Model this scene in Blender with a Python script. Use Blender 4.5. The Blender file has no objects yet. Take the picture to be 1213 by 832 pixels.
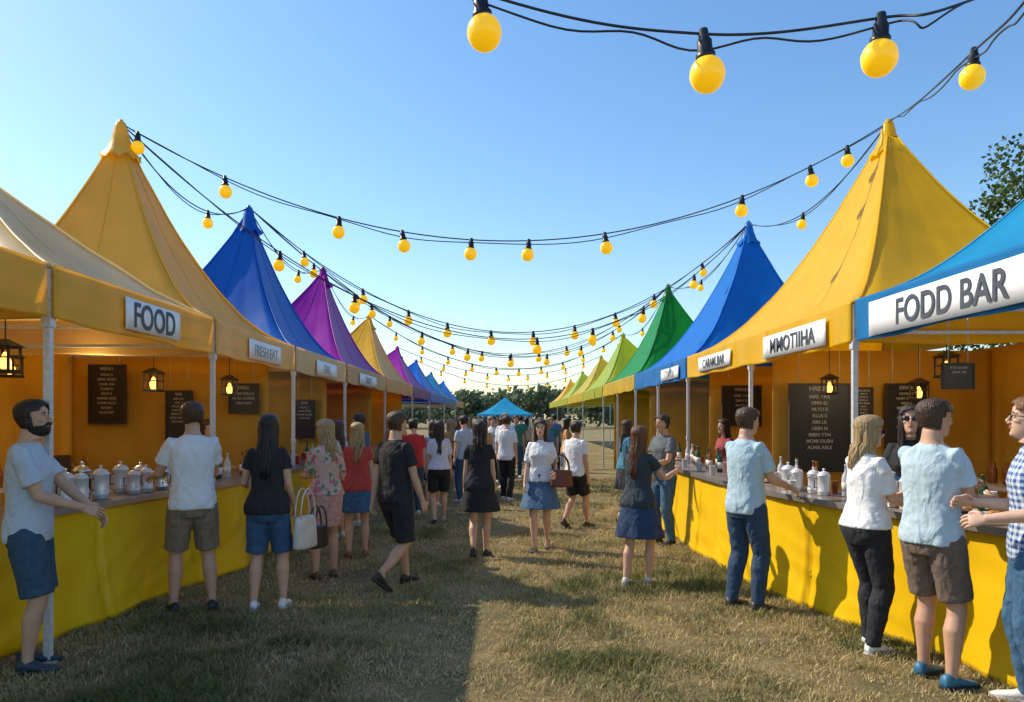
import bpy, math, random
import numpy as np
from mathutils import Vector, Matrix, noise
random.seed(7); np.random.seed(7)
scene=bpy.context.scene
scene.view_settings.view_transform='Standard'
try: scene.view_settings.look='None'
except Exception: pass
scene.view_settings.exposure=0
COL=scene.collection
R=math.radians
# ------------------------------------------------ materials
MATS={}
def newmat(name):
    m=bpy.data.materials.new(name); m.use_nodes=True
    nt=m.node_tree; nt.nodes.clear()
    out=nt.nodes.new('ShaderNodeOutputMaterial')
    return m,nt,out
def mk(name,col,rough=0.7,kind='plain',col2=None,metal=0.0,scale=8.0,bump=0.1,trans=0.35):
    if name in MATS: return MATS[name]
    m,nt,out=newmat(name); N=nt.nodes; L=nt.links
    p=N.new('ShaderNodeBsdfPrincipled'); p.inputs['Roughness'].default_value=rough
    p.inputs['Metallic'].default_value=metal
    tc=N.new('ShaderNodeTexCoord'); nz=N.new('ShaderNodeTexNoise'); nz.inputs['Scale'].default_value=scale; nz.inputs['Detail'].default_value=5
    mp=N.new('ShaderNodeMapping'); L.new(tc.outputs['Object'],mp.inputs[0]); L.new(mp.outputs[0],nz.inputs['Vector'])
    c2=col2 if col2 else tuple(c*0.78 for c in col)
    cr=N.new('ShaderNodeValToRGB'); cr.color_ramp.elements[0].position=0.32; cr.color_ramp.elements[1].position=0.68
    cr.color_ramp.elements[0].color=(*c2,1); cr.color_ramp.elements[1].color=(*col,1)
    L.new(nz.outputs['Fac'],cr.inputs[0]); L.new(cr.outputs[0],p.inputs['Base Color'])
    bp=N.new('ShaderNodeBump'); bp.inputs['Strength'].default_value=bump; bp.inputs['Distance'].default_value=0.02
    L.new(nz.outputs['Fac'],bp.inputs['Height']); L.new(bp.outputs[0],p.inputs['Normal'])
    sh=p.outputs[0]
    if kind=='hair':
        mp.inputs['Scale'].default_value=(9,9,0.8); nz.inputs['Scale'].default_value=12
    if kind in('plain','plaid','floral') and name.startswith('cloth'):
        # soft creases: stretched, distorted noise
        mp2=N.new('ShaderNodeMapping'); mp2.inputs['Scale'].default_value=(1,1,.55); mp2.inputs['Rotation'].default_value=(.3,.5,0)
        n2=N.new('ShaderNodeTexNoise'); n2.inputs['Scale'].default_value=10; n2.inputs['Detail'].default_value=2; n2.inputs['Distortion'].default_value=1.6
        L.new(tc.outputs['Object'],mp2.inputs[0]); L.new(mp2.outputs[0],n2.inputs['Vector'])
        b2=N.new('ShaderNodeBump'); b2.inputs['Strength'].default_value=.6; b2.inputs['Distance'].default_value=.03
        L.new(n2.outputs['Fac'],b2.inputs['Height']); L.new(bp.outputs[0],b2.inputs['Normal']); L.new(b2.outputs[0],p.inputs['Normal'])
    if kind=='tent':
        tr=N.new('ShaderNodeBsdfTranslucent'); L.new(cr.outputs[0],tr.inputs[0])
        mx=N.new('ShaderNodeMixShader'); mx.inputs[0].default_value=trans
        L.new(p.outputs[0],mx.inputs[1]); L.new(tr.outputs[0],mx.inputs[2]); sh=mx.outputs[0]
    if kind=='plaid':
        sx=N.new('ShaderNodeSeparateXYZ'); L.new(tc.outputs['Object'],sx.inputs[0])
        adds=[]
        for ax in ('X','Z'):
            mm=N.new('ShaderNodeMath'); mm.operation='MULTIPLY'; mm.inputs[1].default_value=170
            L.new(sx.outputs[ax],mm.inputs[0]); s=N.new('ShaderNodeMath'); s.operation='SINE'; L.new(mm.outputs[0],s.inputs[0])
            g=N.new('ShaderNodeMath'); g.operation='GREATER_THAN'; g.inputs[1].default_value=0.0; L.new(s.outputs[0],g.inputs[0]); adds.append(g)
        a=N.new('ShaderNodeMath'); a.operation='ADD'; L.new(adds[0].outputs[0],a.inputs[0]); L.new(adds[1].outputs[0],a.inputs[1])
        h=N.new('ShaderNodeMath'); h.operation='MULTIPLY'; h.inputs[1].default_value=0.5; L.new(a.outputs[0],h.inputs[0])
        cr.color_ramp.elements[0].position=0; cr.color_ramp.elements[1].position=1
        L.new(h.outputs[0],cr.inputs[0])
    if kind=='floral':
        v=N.new('ShaderNodeTexVoronoi'); v.inputs['Scale'].default_value=24; L.new(tc.outputs['Object'],v.inputs['Vector'])
        r2=N.new('ShaderNodeValToRGB'); r2.color_ramp.interpolation='CONSTANT'
        e=r2.color_ramp.elements; e[0].color=(.66,.40,.34,1); e[1].position=.5; e[1].color=(.6,.16,.2,1)
        x=e.new(.62); x.color=(.10,.30,.14,1); x=e.new(.74); x.color=(.66,.42,.28,1); x=e.new(.85); x.color=(.68,.46,.40,1)
        s=N.new('ShaderNodeSeparateColor'); L.new(v.outputs['Color'],s.inputs[0]); L.new(s.outputs[0],r2.inputs[0]); L.new(r2.outputs[0],p.inputs['Base Color'])
    L.new(sh,out.inputs[0]); MATS[name]=m; return m
def emit(name,col,st,base=None):
    if name in MATS: return MATS[name]
    m,nt,out=newmat(name); p=nt.nodes.new('ShaderNodeBsdfPrincipled')
    p.inputs['Base Color'].default_value=(*(base or col),1); p.inputs['Roughness'].default_value=0.25
    p.inputs['Emission Color'].default_value=(*col,1); p.inputs['Emission Strength'].default_value=st
    nt.links.new(p.outputs[0],out.inputs[0]); MATS[name]=m; return m
# ------------------------------------------------ mesh builder
class MB:
    def __init__(s): s.v=[]; s.f=[]; s.m=[]; s.cm=0
    def face(s,idx): s.f.append(tuple(idx)); s.m.append(s.cm)
    def rings(s,rings,cap=True,closed=True):
        b=len(s.v); n=len(rings[0])
        for r in rings: s.v.extend([tuple(p) for p in r])
        for i in range(len(rings)-1):
            for j in range(n if closed else n-1):
                k=(j+1)%n
                s.face((b+i*n+j,b+i*n+k,b+(i+1)*n+k,b+(i+1)*n+j))
        if cap:
            s.face([b+j for j in range(n)][::-1]); e=b+(len(rings)-1)*n; s.face([e+j for j in range(n)])
    def tube(s,pts,rad,n=12,ref=(0,1,0),cap=True):
        pts=[Vector(p) for p in pts]; ref=Vector(ref); rs=[]
        for i,p in enumerate(pts):
            a=pts[max(0,i-1)]; c=pts[min(len(pts)-1,i+1)]; t=(c-a)
            if t.length<1e-9: t=Vector((0,0,1))
            t.normalize(); rf=ref if abs(t.dot(ref))<0.97 else Vector((1,0,0)) if abs(t.x)<.9 else Vector((0,0,1))
            u=t.cross(rf).normalized(); w=u.cross(t).normalized()
            r=rad[i] if hasattr(rad,'__len__') else rad
            ra,rb=(r if hasattr(r,'__len__') else (r,r))
            rs.append([p+u*ra*math.cos(2*math.pi*j/n)+w*rb*math.sin(2*math.pi*j/n) for j in range(n)])
        s.rings(rs,cap)
    def ell(s,c,r,n=12,m=8,rot=None):
        c=Vector(c); rs=[]
        for i in range(m+1):
            a=math.pi*(i+.0)/m; a=min(max(a,.06),math.pi-.06)
            rg=[]
            for j in range(n):
                b=2*math.pi*j/n; q=Vector((r[0]*math.sin(a)*math.cos(b),r[1]*math.sin(a)*math.sin(b),-r[2]*math.cos(a)))
                if rot: q=rot@q
                rg.append(c+q)
            rs.append(rg)
        s.rings(rs)
    def lathe(s,c,prof,n=16):
        c=Vector(c); s.rings([[c+Vector((r*math.cos(2*math.pi*j/n),r*math.sin(2*math.pi*j/n),z)) for j in range(n)] for r,z in prof])
    def box(s,lo,hi):
        x0,y0,z0=lo; x1,y1,z1=hi
        s.rings([[(x0,y0,z0),(x1,y0,z0),(x1,y1,z0),(x0,y1,z0)],[(x0,y0,z1),(x1,y0,z1),(x1,y1,z1),(x0,y1,z1)]])
    def obj(s,name,mats,parent=None,smooth=True):
        me=bpy.data.meshes.new(name); me.from_pydata([tuple(v) for v in s.v],[],s.f)
        if not isinstance(mats,(list,tuple)): mats=[mats]
        for m in mats: me.materials.append(m)
        me.polygons.foreach_set('material_index',s.m)
        me.polygons.foreach_set('use_smooth',[smooth]*len(s.f)); me.update()
        o=bpy.data.objects.new(name,me); COL.objects.link(o)
        if parent: o.parent=parent
        return o
def empty(name,loc=(0,0,0),rz=0,sc=1):
    e=bpy.data.objects.new(name,None); e.location=loc; e.rotation_euler=(0,0,rz); e.scale=(sc,)*3; e.empty_display_size=.1; COL.objects.link(e); return e
FT=bpy.data.textures.new('folds','CLOUDS'); FT.noise_scale=0.075; FT.noise_depth=2
FT2=bpy.data.textures.new('hairnoise','CLOUDS'); FT2.noise_scale=0.02
def remesh(o,vox,sm=3,disp=0,tex=None):
    r=o.modifiers.new('r','REMESH'); r.mode='VOXEL'; r.voxel_size=vox; r.use_smooth_shade=True
    s=o.modifiers.new('s','SMOOTH'); s.factor=.5; s.iterations=sm
    if disp:
        d=o.modifiers.new('d','DISPLACE'); d.texture=tex or FT; d.strength=disp; d.mid_level=.4; d.texture_coords='LOCAL'
def bevel(o,w,seg=2):
    b=o.modifiers.new('b','BEVEL'); b.width=w; b.segments=seg; b.limit_method='ANGLE'
# ------------------------------------------------ camera, light, sky
CAMH=1.68
cd=bpy.data.cameras.new('camera'); cd.lens=26; cd.sensor_width=36; cd.clip_end=2000; cd.clip_start=.05
cd.shift_x=0.005; cd.shift_y=0.065
cam=bpy.data.objects.new('camera',cd); cam.location=(0,0,CAMH); cam.rotation_euler=(R(90),0,0); COL.objects.link(cam); scene.camera=cam
EL=R(41); AZ=R(66)   # sun to the left, slightly ahead of the view direction
ts=Vector((-math.sin(AZ)*math.cos(EL),math.cos(AZ)*math.cos(EL),math.sin(EL)))
sd=bpy.data.lights.new('sun','SUN'); sd.energy=5.0; sd.angle=R(.6); sd.color=(1,.88,.67)
sun=bpy.data.objects.new('sun',sd); sun.rotation_euler=ts.to_track_quat('Z','Y').to_euler(); sun.location=(-20,10,20); COL.objects.link(sun)
w=bpy.data.worlds.new('World'); scene.world=w; w.use_nodes=True; nt=w.node_tree; nt.nodes.clear()
sk=nt.nodes.new('ShaderNodeTexSky'); sk.sky_type='NISHITA'; sk.sun_disc=False; sk.sun_elevation=EL; sk.sun_rotation=-AZ
sk.air_density=1.2; sk.dust_density=.6; sk.ozone_density=3.0
hs_=nt.nodes.new('ShaderNodeHueSaturation'); hs_.inputs['Saturation'].default_value=1.18; hs_.inputs['Value'].default_value=1.35
bg=nt.nodes.new('ShaderNodeBackground'); bg.inputs[1].default_value=0.15; wo=nt.nodes.new('ShaderNodeOutputWorld')
nt.links.new(sk.outputs[0],hs_.inputs['Color']); nt.links.new(hs_.outputs[0],bg.inputs[0]); nt.links.new(bg.outputs[0],wo.inputs[0])
# ------------------------------------------------ ground
def ground():
    mb=MB(); S=900
    mb.v=[(-S,-200,0),(S,-200,0),(S,1400,0),(-S,1400,0)]; mb.face((0,1,2,3))
    m,nt,out=newmat('ground_grass'); N=nt.nodes; L=nt.links
    p=N.new('ShaderNodeBsdfPrincipled'); p.inputs['Roughness'].default_value=.95
    tc=N.new('ShaderNodeTexCoord')
    n1=N.new('ShaderNodeTexNoise'); n1.inputs['Scale'].default_value=.9; n1.inputs['Detail'].default_value=8; n1.inputs['Roughness'].default_value=.7
    n2=N.new('ShaderNodeTexNoise'); n2.inputs['Scale'].default_value=35; n2.inputs['Detail'].default_value=6; n2.inputs['Roughness'].default_value=.75
    L.new(tc.outputs['Object'],n1.inputs['Vector']); L.new(tc.outputs['Object'],n2.inputs['Vector'])
    r1=N.new('ShaderNodeValToRGB'); e=r1.color_ramp.elements; e[0].position=.35; e[0].color=(.14,.13,.045,1); e[1].position=.60; e[1].color=(.40,.29,.13,1)
    r2=N.new('ShaderNodeValToRGB'); e=r2.color_ramp.elements; e[0].position=.35; e[0].color=(.45,.45,.45,1); e[1].position=.7; e[1].color=(1.3,1.3,1.2,1)
    mx=N.new('ShaderNodeMix'); mx.data_type='RGBA'; mx.blend_type='MULTIPLY'; mx.inputs[0].default_value=1
    L.new(n1.outputs['Fac'],r1.inputs[0]); L.new(n2.outputs['Fac'],r2.inputs[0]); L.new(r1.outputs[0],mx.inputs[6]); L.new(r2.outputs[0],mx.inputs[7])
    L.new(mx.outputs[2],p.inputs['Base Color'])
    b=N.new('ShaderNodeBump'); b.inputs['Strength'].default_value=.8; b.inputs['Distance'].default_value=.04; L.new(n2.outputs['Fac'],b.inputs['Height']); L.new(b.outputs[0],p.inputs['Normal'])
    L.new(p.outputs[0],out.inputs[0])
    mb.obj('ground',m,smooth=False)
    P=[]
    def reg(y0,y1,dens,hs):
        wid=7.6; n=int((y1-y0)*wid*dens)
        x=np.random.uniform(-3.9,3.7,n); y=np.random.uniform(y0,y1,n)
        k=np.array([noise.noise(Vector((a*2.3,b*2.3,0)))+.5*noise.noise(Vector((a*7,b*7,3))) for a,b in zip(x,y)])
        pt=np.array([noise.noise(Vector((a*.75,b*.6,9)))+.4*noise.noise(Vector((a*2,b*1.7,4))) for a,b in zip(x,y)])
        pt=pt-.32*np.exp(-((x-.25-.3*np.sin(y*.5))/1.0)**2)+.08
        keep=k+pt*.75+np.random.uniform(-.45,.9,n)>0
        x=x[keep];y=y[keep];k=k[keep];pt=pt[keep]
        h=np.random.uniform(.016,.050,len(x))*np.clip(1+.7*k+.7*pt,.35,2)*hs; P.append((x,y,h,k+1.4*pt))
    reg(4.0,7,5600,1.0); reg(7,11,2400,1.15); reg(11,20,700,1.4)
    x=np.concatenate([a[0] for a in P]);y=np.concatenate([a[1] for a in P]);h=np.concatenate([a[2] for a in P]);k=np.concatenate([a[3] for a in P])
    n=len(x); th=np.random.uniform(0,6.28,n); wd=np.random.uniform(.0018,.0034,n)*(1+y/12); ln=h*np.random.uniform(.2,1.4,n); ph=np.random.uniform(0,6.28,n)
    ux=np.cos(th)*wd; uy=np.sin(th)*wd; lx=np.cos(ph)*ln; ly=np.sin(ph)*ln
    V=np.zeros((n,5,3))
    V[:,0]=np.stack([x-ux,y-uy,np.zeros(n)],1); V[:,1]=np.stack([x+ux,y+uy,np.zeros(n)],1)
    V[:,2]=np.stack([x+ux*.8+lx*.35,y+uy*.8+ly*.35,h*.6],1); V[:,3]=np.stack([x-ux*.8+lx*.35,y-uy*.8+ly*.35,h*.6],1)
    V[:,4]=np.stack([x+lx,y+ly,h],1)
    me=bpy.data.meshes.new('grass'); me.vertices.add(n*5); me.vertices.foreach_set('co',V.reshape(-1))
    b0=np.arange(n)*5; loops=np.stack([b0,b0+1,b0+2,b0+3,b0+3,b0+2,b0+4],1).reshape(-1)
    me.loops.add(n*7); me.loops.foreach_set('vertex_index',loops.astype(np.int32))
    st=np.stack([np.arange(n)*7,np.arange(n)*7+4],1).reshape(-1); me.polygons.add(n*2); me.polygons.foreach_set('loop_start',st.astype(np.int32))
    me.update(calc_edges=True); me.validate()
    ca=me.color_attributes.new('tint','FLOAT_COLOR','POINT')
    t=np.clip(np.random.uniform(0,1,n)*.7+k*-.55+.30,0,1)[:,None]
    g=np.array([.15,.18,.045]); s=np.array([.70,.54,.27]); c=g*(1-t)+s*t; c*=np.random.uniform(.6,1.15,(n,1))
    cc=np.ones((n,5,4)); cc[:,:,:3]=c[:,None,:]; ca.data.foreach_set('color',cc.reshape(-1))
    m,nt,out=newmat('grass_blades'); N=nt.nodes; L=nt.links; at=N.new('ShaderNodeAttribute'); at.attribute_name='tint'
    p=N.new('ShaderNodeBsdfPrincipled'); p.inputs['Roughness'].default_value=.7; tr=N.new('ShaderNodeBsdfTranslucent'); mx=N.new('ShaderNodeMixShader'); mx.inputs[0].default_value=.3
    L.new(at.outputs['Color'],p.inputs['Base Color']); L.new(at.outputs['Color'],tr.inputs[0]); L.new(p.outputs[0],mx.inputs[1]); L.new(tr.outputs[0],mx.inputs[2]); L.new(mx.outputs[0],out.inputs[0])
    me.materials.append(m); o=bpy.data.objects.new('grass',me); COL.objects.link(o)
ground()
# ------------------------------------------------ foliage
def leafmat(name,a,b):
    m,nt,out=newmat(name); N=nt.nodes; L=nt.links
    tc=N.new('ShaderNodeTexCoord'); nz=N.new('ShaderNodeTexNoise'); nz.inputs['Scale'].default_value=.8; nz.inputs['Detail'].default_value=6; L.new(tc.outputs['Object'],nz.inputs['Vector'])
    cr=N.new('ShaderNodeValToRGB'); e=cr.color_ramp.elements; e[0].position=.35; e[0].color=(*a,1); e[1].position=.65; e[1].color=(*b,1)
    p=N.new('ShaderNodeBsdfPrincipled'); p.inputs['Roughness'].default_value=.6; tr=N.new('ShaderNodeBsdfTranslucent'); mx=N.new('ShaderNodeMixShader'); mx.inputs[0].default_value=.3
    L.new(nz.outputs['Fac'],cr.inputs[0]); L.new(cr.outputs[0],p.inputs['Base Color']); L.new(cr.outputs[0],tr.inputs[0]); L.new(p.outputs[0],mx.inputs[1]); L.new(tr.outputs[0],mx.inputs[2]); L.new(mx.outputs[0],out.inputs[0]); return m
def leaves(mb,c,r,n,size):
    for _ in range(n):
        d=Vector(np.random.normal(size=3)).normalized(); rr=random.random()**.4
        p=Vector(c)+Vector((d.x*r[0],d.y*r[1],d.z*r[2]))*rr*(1+.2*noise.noise(d*2+Vector(c)))
        a=Vector(np.random.normal(size=3)).normalized(); b=a.orthogonal().normalized(); s=size*random.uniform(.6,1.3); bi=len(mb.v)
        c2=a.cross(b)
        mb.v+= [p-b*s*.5,p+c2*s*.3,p+b*s*.5,p-c2*s*.3]; mb.face((bi,bi+1,bi+2,bi+3))
def tree(x,y,H,cr):
    root=empty('tree',(x,y,0)); bark=mk('bark',(.12,.08,.05),.9,scale=20,bump=.6)
    t=MB(); t.tube([(0,0,-.05),(.05,0,1),(-.05,.1,H*.4),(.1,0,H*.75)],[.3,.22,.16,.06],10)
    lv=MB(); 
    for i in range(46):
        a=i*2.4+random.uniform(-.4,.4); z=random.uniform(.4,.96)*H; q=cr*math.sqrt(max(.05,1-((z/H-.66)/.38)**2))*random.uniform(.6,1)
        e=Vector((math.cos(a)*q,math.sin(a)*q,z)); t.tube([(0,0,z*.62),e*.5+Vector((0,0,z*.36)),e],[.09,.05,.015],6)
        leaves(lv,e,(cr*.30,cr*.30,cr*.2),520,.17)
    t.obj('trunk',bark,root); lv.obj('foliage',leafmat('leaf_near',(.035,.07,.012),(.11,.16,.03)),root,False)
tree(16.6,20.5,9.6,4.0)
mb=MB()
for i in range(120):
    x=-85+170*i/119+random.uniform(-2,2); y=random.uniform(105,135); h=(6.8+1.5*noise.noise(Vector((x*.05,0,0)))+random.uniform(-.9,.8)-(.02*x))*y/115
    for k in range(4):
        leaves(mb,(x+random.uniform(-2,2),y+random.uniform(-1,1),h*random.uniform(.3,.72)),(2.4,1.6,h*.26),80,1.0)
mb.obj('distant_trees',leafmat('leaf_far_hazed',(.09,.13,.08),(.18,.23,.12)),None,False)  # distance haze is put into these paler leaf colours
# ------------------------------------------------ tents
metal=mk('pole_metal',(.70,.71,.73),.4,metal=.2,scale=30,bump=.03)
white=mk('banner_white',(.88,.89,.90),.6,scale=5,bump=.05,col2=(.84,.85,.87))
def text(s,name,loc,size,side,mat,parent,ext=.001,align='CENTER',sy=1):
    c=bpy.data.curves.new(name,'FONT'); c.body=s; c.size=size; c.align_x=align; c.align_y='CENTER'; c.extrude=ext; c.offset=size*.014
    c.materials.append(mat); o=bpy.data.objects.new(name,c); COL.objects.link(o); o.location=loc
    o.rotation_euler={'L':(R(90),0,R(90)),'R':(R(90),0,R(-90)),'C':(R(90),0,0)}[side]; o.parent=parent; o.scale=(1,sy,1); return o
grey=mk('text_grey',(.07,.08,.1),.6); pale=mk('text_pale',(.5,.48,.44),.6); lgrey=mk('text_lightgrey',(.45,.47,.49),.6)
def tent(side,y0,y1,peak,roofcol,valcol,rname,vname,power=1.75,eave=2.72,drop=.36,xf=3.12,xb=6.5,posts=()):
    sg=-1 if side=='L' else 1
    root=empty('canopy_tent',(0,0,0))
    rm=mk('fabric_'+rname,roofcol,.38,'tent',tuple(c*.9 for c in roofcol),scale=2.5,bump=.3,trans=.48)
    vm=mk('fabric_'+vname,valcol,.42,'tent',tuple(c*.9 for c in valcol),scale=3,bump=.3,trans=.5)
    xs=sg*xf; xe=sg*xb; px,py,pz=peak
    per=[]; n=14
    cor=[(xs,y0),(xs,y1),(xe,y1),(xe,y0)]
    for i in range(4):
        a=cor[i]; b=cor[(i+1)%4]
        for j in range(n): per.append((a[0]+(b[0]-a[0])*j/n,a[1]+(b[1]-a[1])*j/n,j/n))
    rs=[]; M=24
    for i in range(M+1):
        s=i/M*.965; rg=[]
        for (x,y,u) in per:
            sag=math.sin(math.pi*u)
            X=x+(px-x)*s; Y=y+(py-y)*s
            z=eave+(pz-eave)*(.12*s+.88*max(0,s)**power)-.12*sag*math.sin(math.pi*s)*(1-s)*2
            z+=.018*noise.noise(Vector((X*3,Y*3,z*2)))+.014*math.sin(u*math.pi*10)*s*(1-s)*2
            rg.append((X,Y,z))
        rs.append(rg)
    r=MB(); r.rings(rs,False)
    ro=r.obj('roof',rm,root); so=ro.modifiers.new('s','SOLIDIFY'); so.thickness=.006
    cp=MB()
    for c in range(4):
        cp.tube([Vector(rs[i][c*n])+Vector((0,0,.008)) for i in range(M+1)],.011,6)
    for c in range(4):
        cp.tube([Vector(rs[i][c*n+n//2])+Vector((0,0,.003)) for i in range(M+1)],.005,5)
    cp.obj('seams',rm,root)
    c=MB(); k=16; prof=[(.01,.06),(.055,.055),(.075,0),(.105,-.14),(.155,-.28),(.215,-.37),(.235,-.39)]
    rr=[]
    for pr,z in prof:
        q=1 if z<-.3 else 0
        rr.append([(px+pr*(1+.07*q*math.cos(j*math.pi))*math.cos(2*math.pi*j/k),py+pr*(1+.07*q*math.cos(j*math.pi))*math.sin(2*math.pi*j/k),pz+z+(.03*math.cos(j*math.pi) if z<-.38 else 0)) for j in range(k)])
    c.rings(rr,False); c.tube([(px,py,pz-.4),(px,py,pz+.09)],.03,8); co=c.obj('peak_cap',rm,root)
    v=MB()
    def strip(a,b,z0,z1,nx,ny):
        L=math.hypot(b[0]-a[0],b[1]-a[1]); m=max(8,int(L*14)); rws=[]
        for t,z in ((0,z0),(.12,z0-.02),(.5,(z0+z1)/2),(.93,z1+.02),(1,z1)):
            row=[]
            for i in range(m+1):
                q=i/m; wv=.022*t*noise.noise(Vector((q*L*2.2+y0,a[0],t)))+.007*math.sin(q*L*9)*t
                zz=z+(-.02*math.sin(q*math.pi*max(1,round(L/1.5)))**2*t)
                row.append((a[0]+(b[0]-a[0])*q+nx*(.01+wv),a[1]+(b[1]-a[1])*q+ny*(.01+wv),zz))
            rws.append(row)
        v.rings(rws,False,False)
    strip((xs,y0+.01),(xs,y1-.01),eave+.01,eave-drop,-sg,0)
    strip((xs,y0+.03),(xe,y0+.03),eave+.0,eave-drop,0,-1)
    vo=v.obj('valance',vm,root); so=vo.modifiers.new('s','SOLIDIFY'); so.thickness=.004
    f=MB(); xi=xs+sg*.03; xj=xe-sg*.06
    cs=[(xi,y0+.02),(xi,y1-.0),(xj,y0+.02),(xj,y1-.0)]
    ps=[cs[0],cs[2]]+[(xi,p) for p in posts]
    for (x,y) in ps:
        f.box((x-.022,y-.022,0),(x+.022,y+.022,2.70)); f.box((x-.030,y-.030,1.3),(x+.030,y+.030,1.36)); f.box((x-.06,y-.06,0),(x+.06,y+.06,.012))
        f.box((x-.032,y-.032,2.3),(x+.032,y+.032,2.37))
    for z in (2.62,2.42):
        f.box((xi-.012,y0+.09,z),(xi+.012,y1-.09,z+.03))
        f.box((min(xi,xj)+.03,y0+.05,z),(max(xi,xj)-.03,y0+.07,z+.03))
        f.box((min(xi,xj)+.03,y1-.07,z),(max(xi,xj)-.03,y1-.05,z+.03))
    nn=6
    for i in range(nn):
        a=y0+.1+(y1-y0-.2)*i/nn; b=y0+.1+(y1-y0-.2)*(i+1)/nn
        f.tube([(xi+sg*.02,a,2.43),(xi+sg*.02,b,2.64)],.009,6); f.tube([(xi+sg*.035,a,2.64),(xi+sg*.035,b,2.43)],.009,6)
    for (x,y) in cs: f.tube([(x,y,2.5),(px,py,3.1)],.014,6)
    fo=f.obj('frame',metal,root,False)
    return root
Yel=(.93,.60,.02); YelR=(.98,.66,.006); Cream=(.95,.79,.46); Blue=(.008,.20,.76); BlueR=(.01,.27,.82); Mag=(.50,.006,.52); Grn=(.01,.40,.03); YG=(.54,.66,.01)
tent('L',2.1,5.0,(-4.75,3.5,4.9),Cream,(.97,.64,.06),'cream','amber',2.2)
tent('L',5.06,7.84,(-4.8,6.4,3.95),Cream,(.97,.64,.06),'cream','amber',1.25)
tent('L',7.90,10.83,(-4.75,9.1,5.25),(.97,.66,.09),(.95,.68,.24),'gold','amber_pale',2.0)
tent('L',10.89,14.3,(-4.5,12.9,5.29),Blue,(.9,.70,.38),'blue','peach',1.9)
tent('L',14.36,19.0,(-4.4,17.7,5.2),Mag,(.85,.58,.28),'magenta','apricot',1.8)
tent('L',19.06,24.5,(-4.35,23.3,4.85),Yel,(.85,.5,.2),'yellow','apricot2',1.7)
tent('L',24.6,30,(-4.3,29,4.4),Mag,(.3,.02,.4),'magenta','purple',1.6)
tent('L',30.1,37,(-4.3,35,4.35),Blue,Blue,'blue','blue',1.6)
tent('L',37.1,45,(-4.3,42,4.2),(.01,.3,.6),(.01,.3,.6),'teal','teal',1.6)
tent('L',45.1,53,(-4.3,50,4.1),Blue,(.8,.5,.1),'blue','y4',1.6)
tent('R',2.6,6.62,(4.9,4.85,5.0),(.02,.42,.74),(.015,.30,.66),'skyblue','skyblue_v',2.0)
tent('R',6.68,12.77,(5.0,9.7,5.5),YelR,YelR,'yellow_r','yellow_r',1.95,posts=(9.55,))
tent('R',12.83,18.0,(4.9,15.0,5.58),BlueR,(.02,.28,.70),'blue_r','blue_v',1.85,posts=(15.4,))
tent('R',18.06,24,(4.62,21.2,5.42),Grn,(.85,.6,.02),'green','yel2',1.8,posts=(21,))
tent('R',24.1,30.5,(4.4,28,4.8),YG,(.6,.6,.02),'lime','lime_v',1.6)
tent('R',30.6,38,(4.4,34.5,4.5),(.75,.6,.02),(.7,.55,.02),'yel3','yel3',1.6)
tent('R',38.1,46,(4.4,43,4.3),YG,(.6,.6,.02),'lime','lime_v',1.6)
tent('R',46.1,54,(4.3,50,4.2),Yel,(.6,.6,.02),'yellow','lime_v',1.6)
def central():
    root=empty('canopy_tent',(-.15,62,0)); m=mk('fabric_cyan',(.02,.42,.74),.5,'tent',scale=2); r=MB(); rs=[]
    for i in range(11):
        s=i/10*.97; rg=[]
        for c in range(4):
            a=[(-2.3,-2.3),(2.3,-2.3),(2.3,2.3),(-2.3,2.3)]
            for j in range(6):
                x=a[c][0]+(a[(c+1)%4][0]-a[c][0])*j/6; y=a[c][1]+(a[(c+1)%4][1]-a[c][1])*j/6
                rg.append((x*(1-s),y*(1-s),1.95+1.45*(.3*s+.7*s**1.6)))
        rs.append(rg)
    r.rings(rs,False); r.rings([[(x,y,z-.22) for x,y,z in rs[0]],rs[0]],False); r.obj('roof',m,root)
    f=MB(); [f.box((x-.03,y-.03,0),(x+.03,y+.03,1.95)) for x in (-2.2,2.2) for y in (-2.2,2.2)]; f.obj('poles',metal,root,False)
central()
def sign(side,ya,yb,txt,zt,h,size,mat,name='food_sign',sy=1):
    sg=-1 if side=='L' else 1; x=sg*3.12-sg*.038
    root=empty(name,(x,(ya+yb)/2,zt-h/2)); L=(yb-ya)/2
    b=MB(); rows=[]
    for z in (-h/2,0,h/2): rows.append([(-sg*(.003*math.sin(i*.9)),-L+2*L*i/20,z) for i in range(21)])
    b.rings(rows,False,False); o=b.obj('banner',white,root); s=o.modifiers.new('s','SOLIDIFY'); s.thickness=.003; s.offset=0
    text(txt,'lettering',(-sg*.008,0,-.01),size,side,mat,root,sy=sy)
sign('L',5.98,6.98,'FOOD',2.66,.26,.27,grey,sy=1.1)
sign('L',8.85,10.1,'FRESH EAT',2.63,.24,.19,lgrey,'stall_sign')
sign('L',12.0,13.4,'GRILL',2.62,.24,.2,lgrey,'stall_sign')
sign('L',15.5,17.5,'DRINKS',2.62,.24,.2,lgrey,'stall_sign')
sign('R',4.1,6.3,'FODD BAR',2.66,.29,.27,grey,sy=1.05)
sign('R',7.15,8.9,'MMOTIIHA',2.64,.26,.26,grey,'stall_sign',sy=.9)
sign('R',10.2,11.9,'CARAMLBAR',2.63,.22,.2,grey,'stall_sign')
sign('R',13.3,14.8,'COMIDA',2.62,.22,.2,lgrey,'stall_sign')
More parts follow.
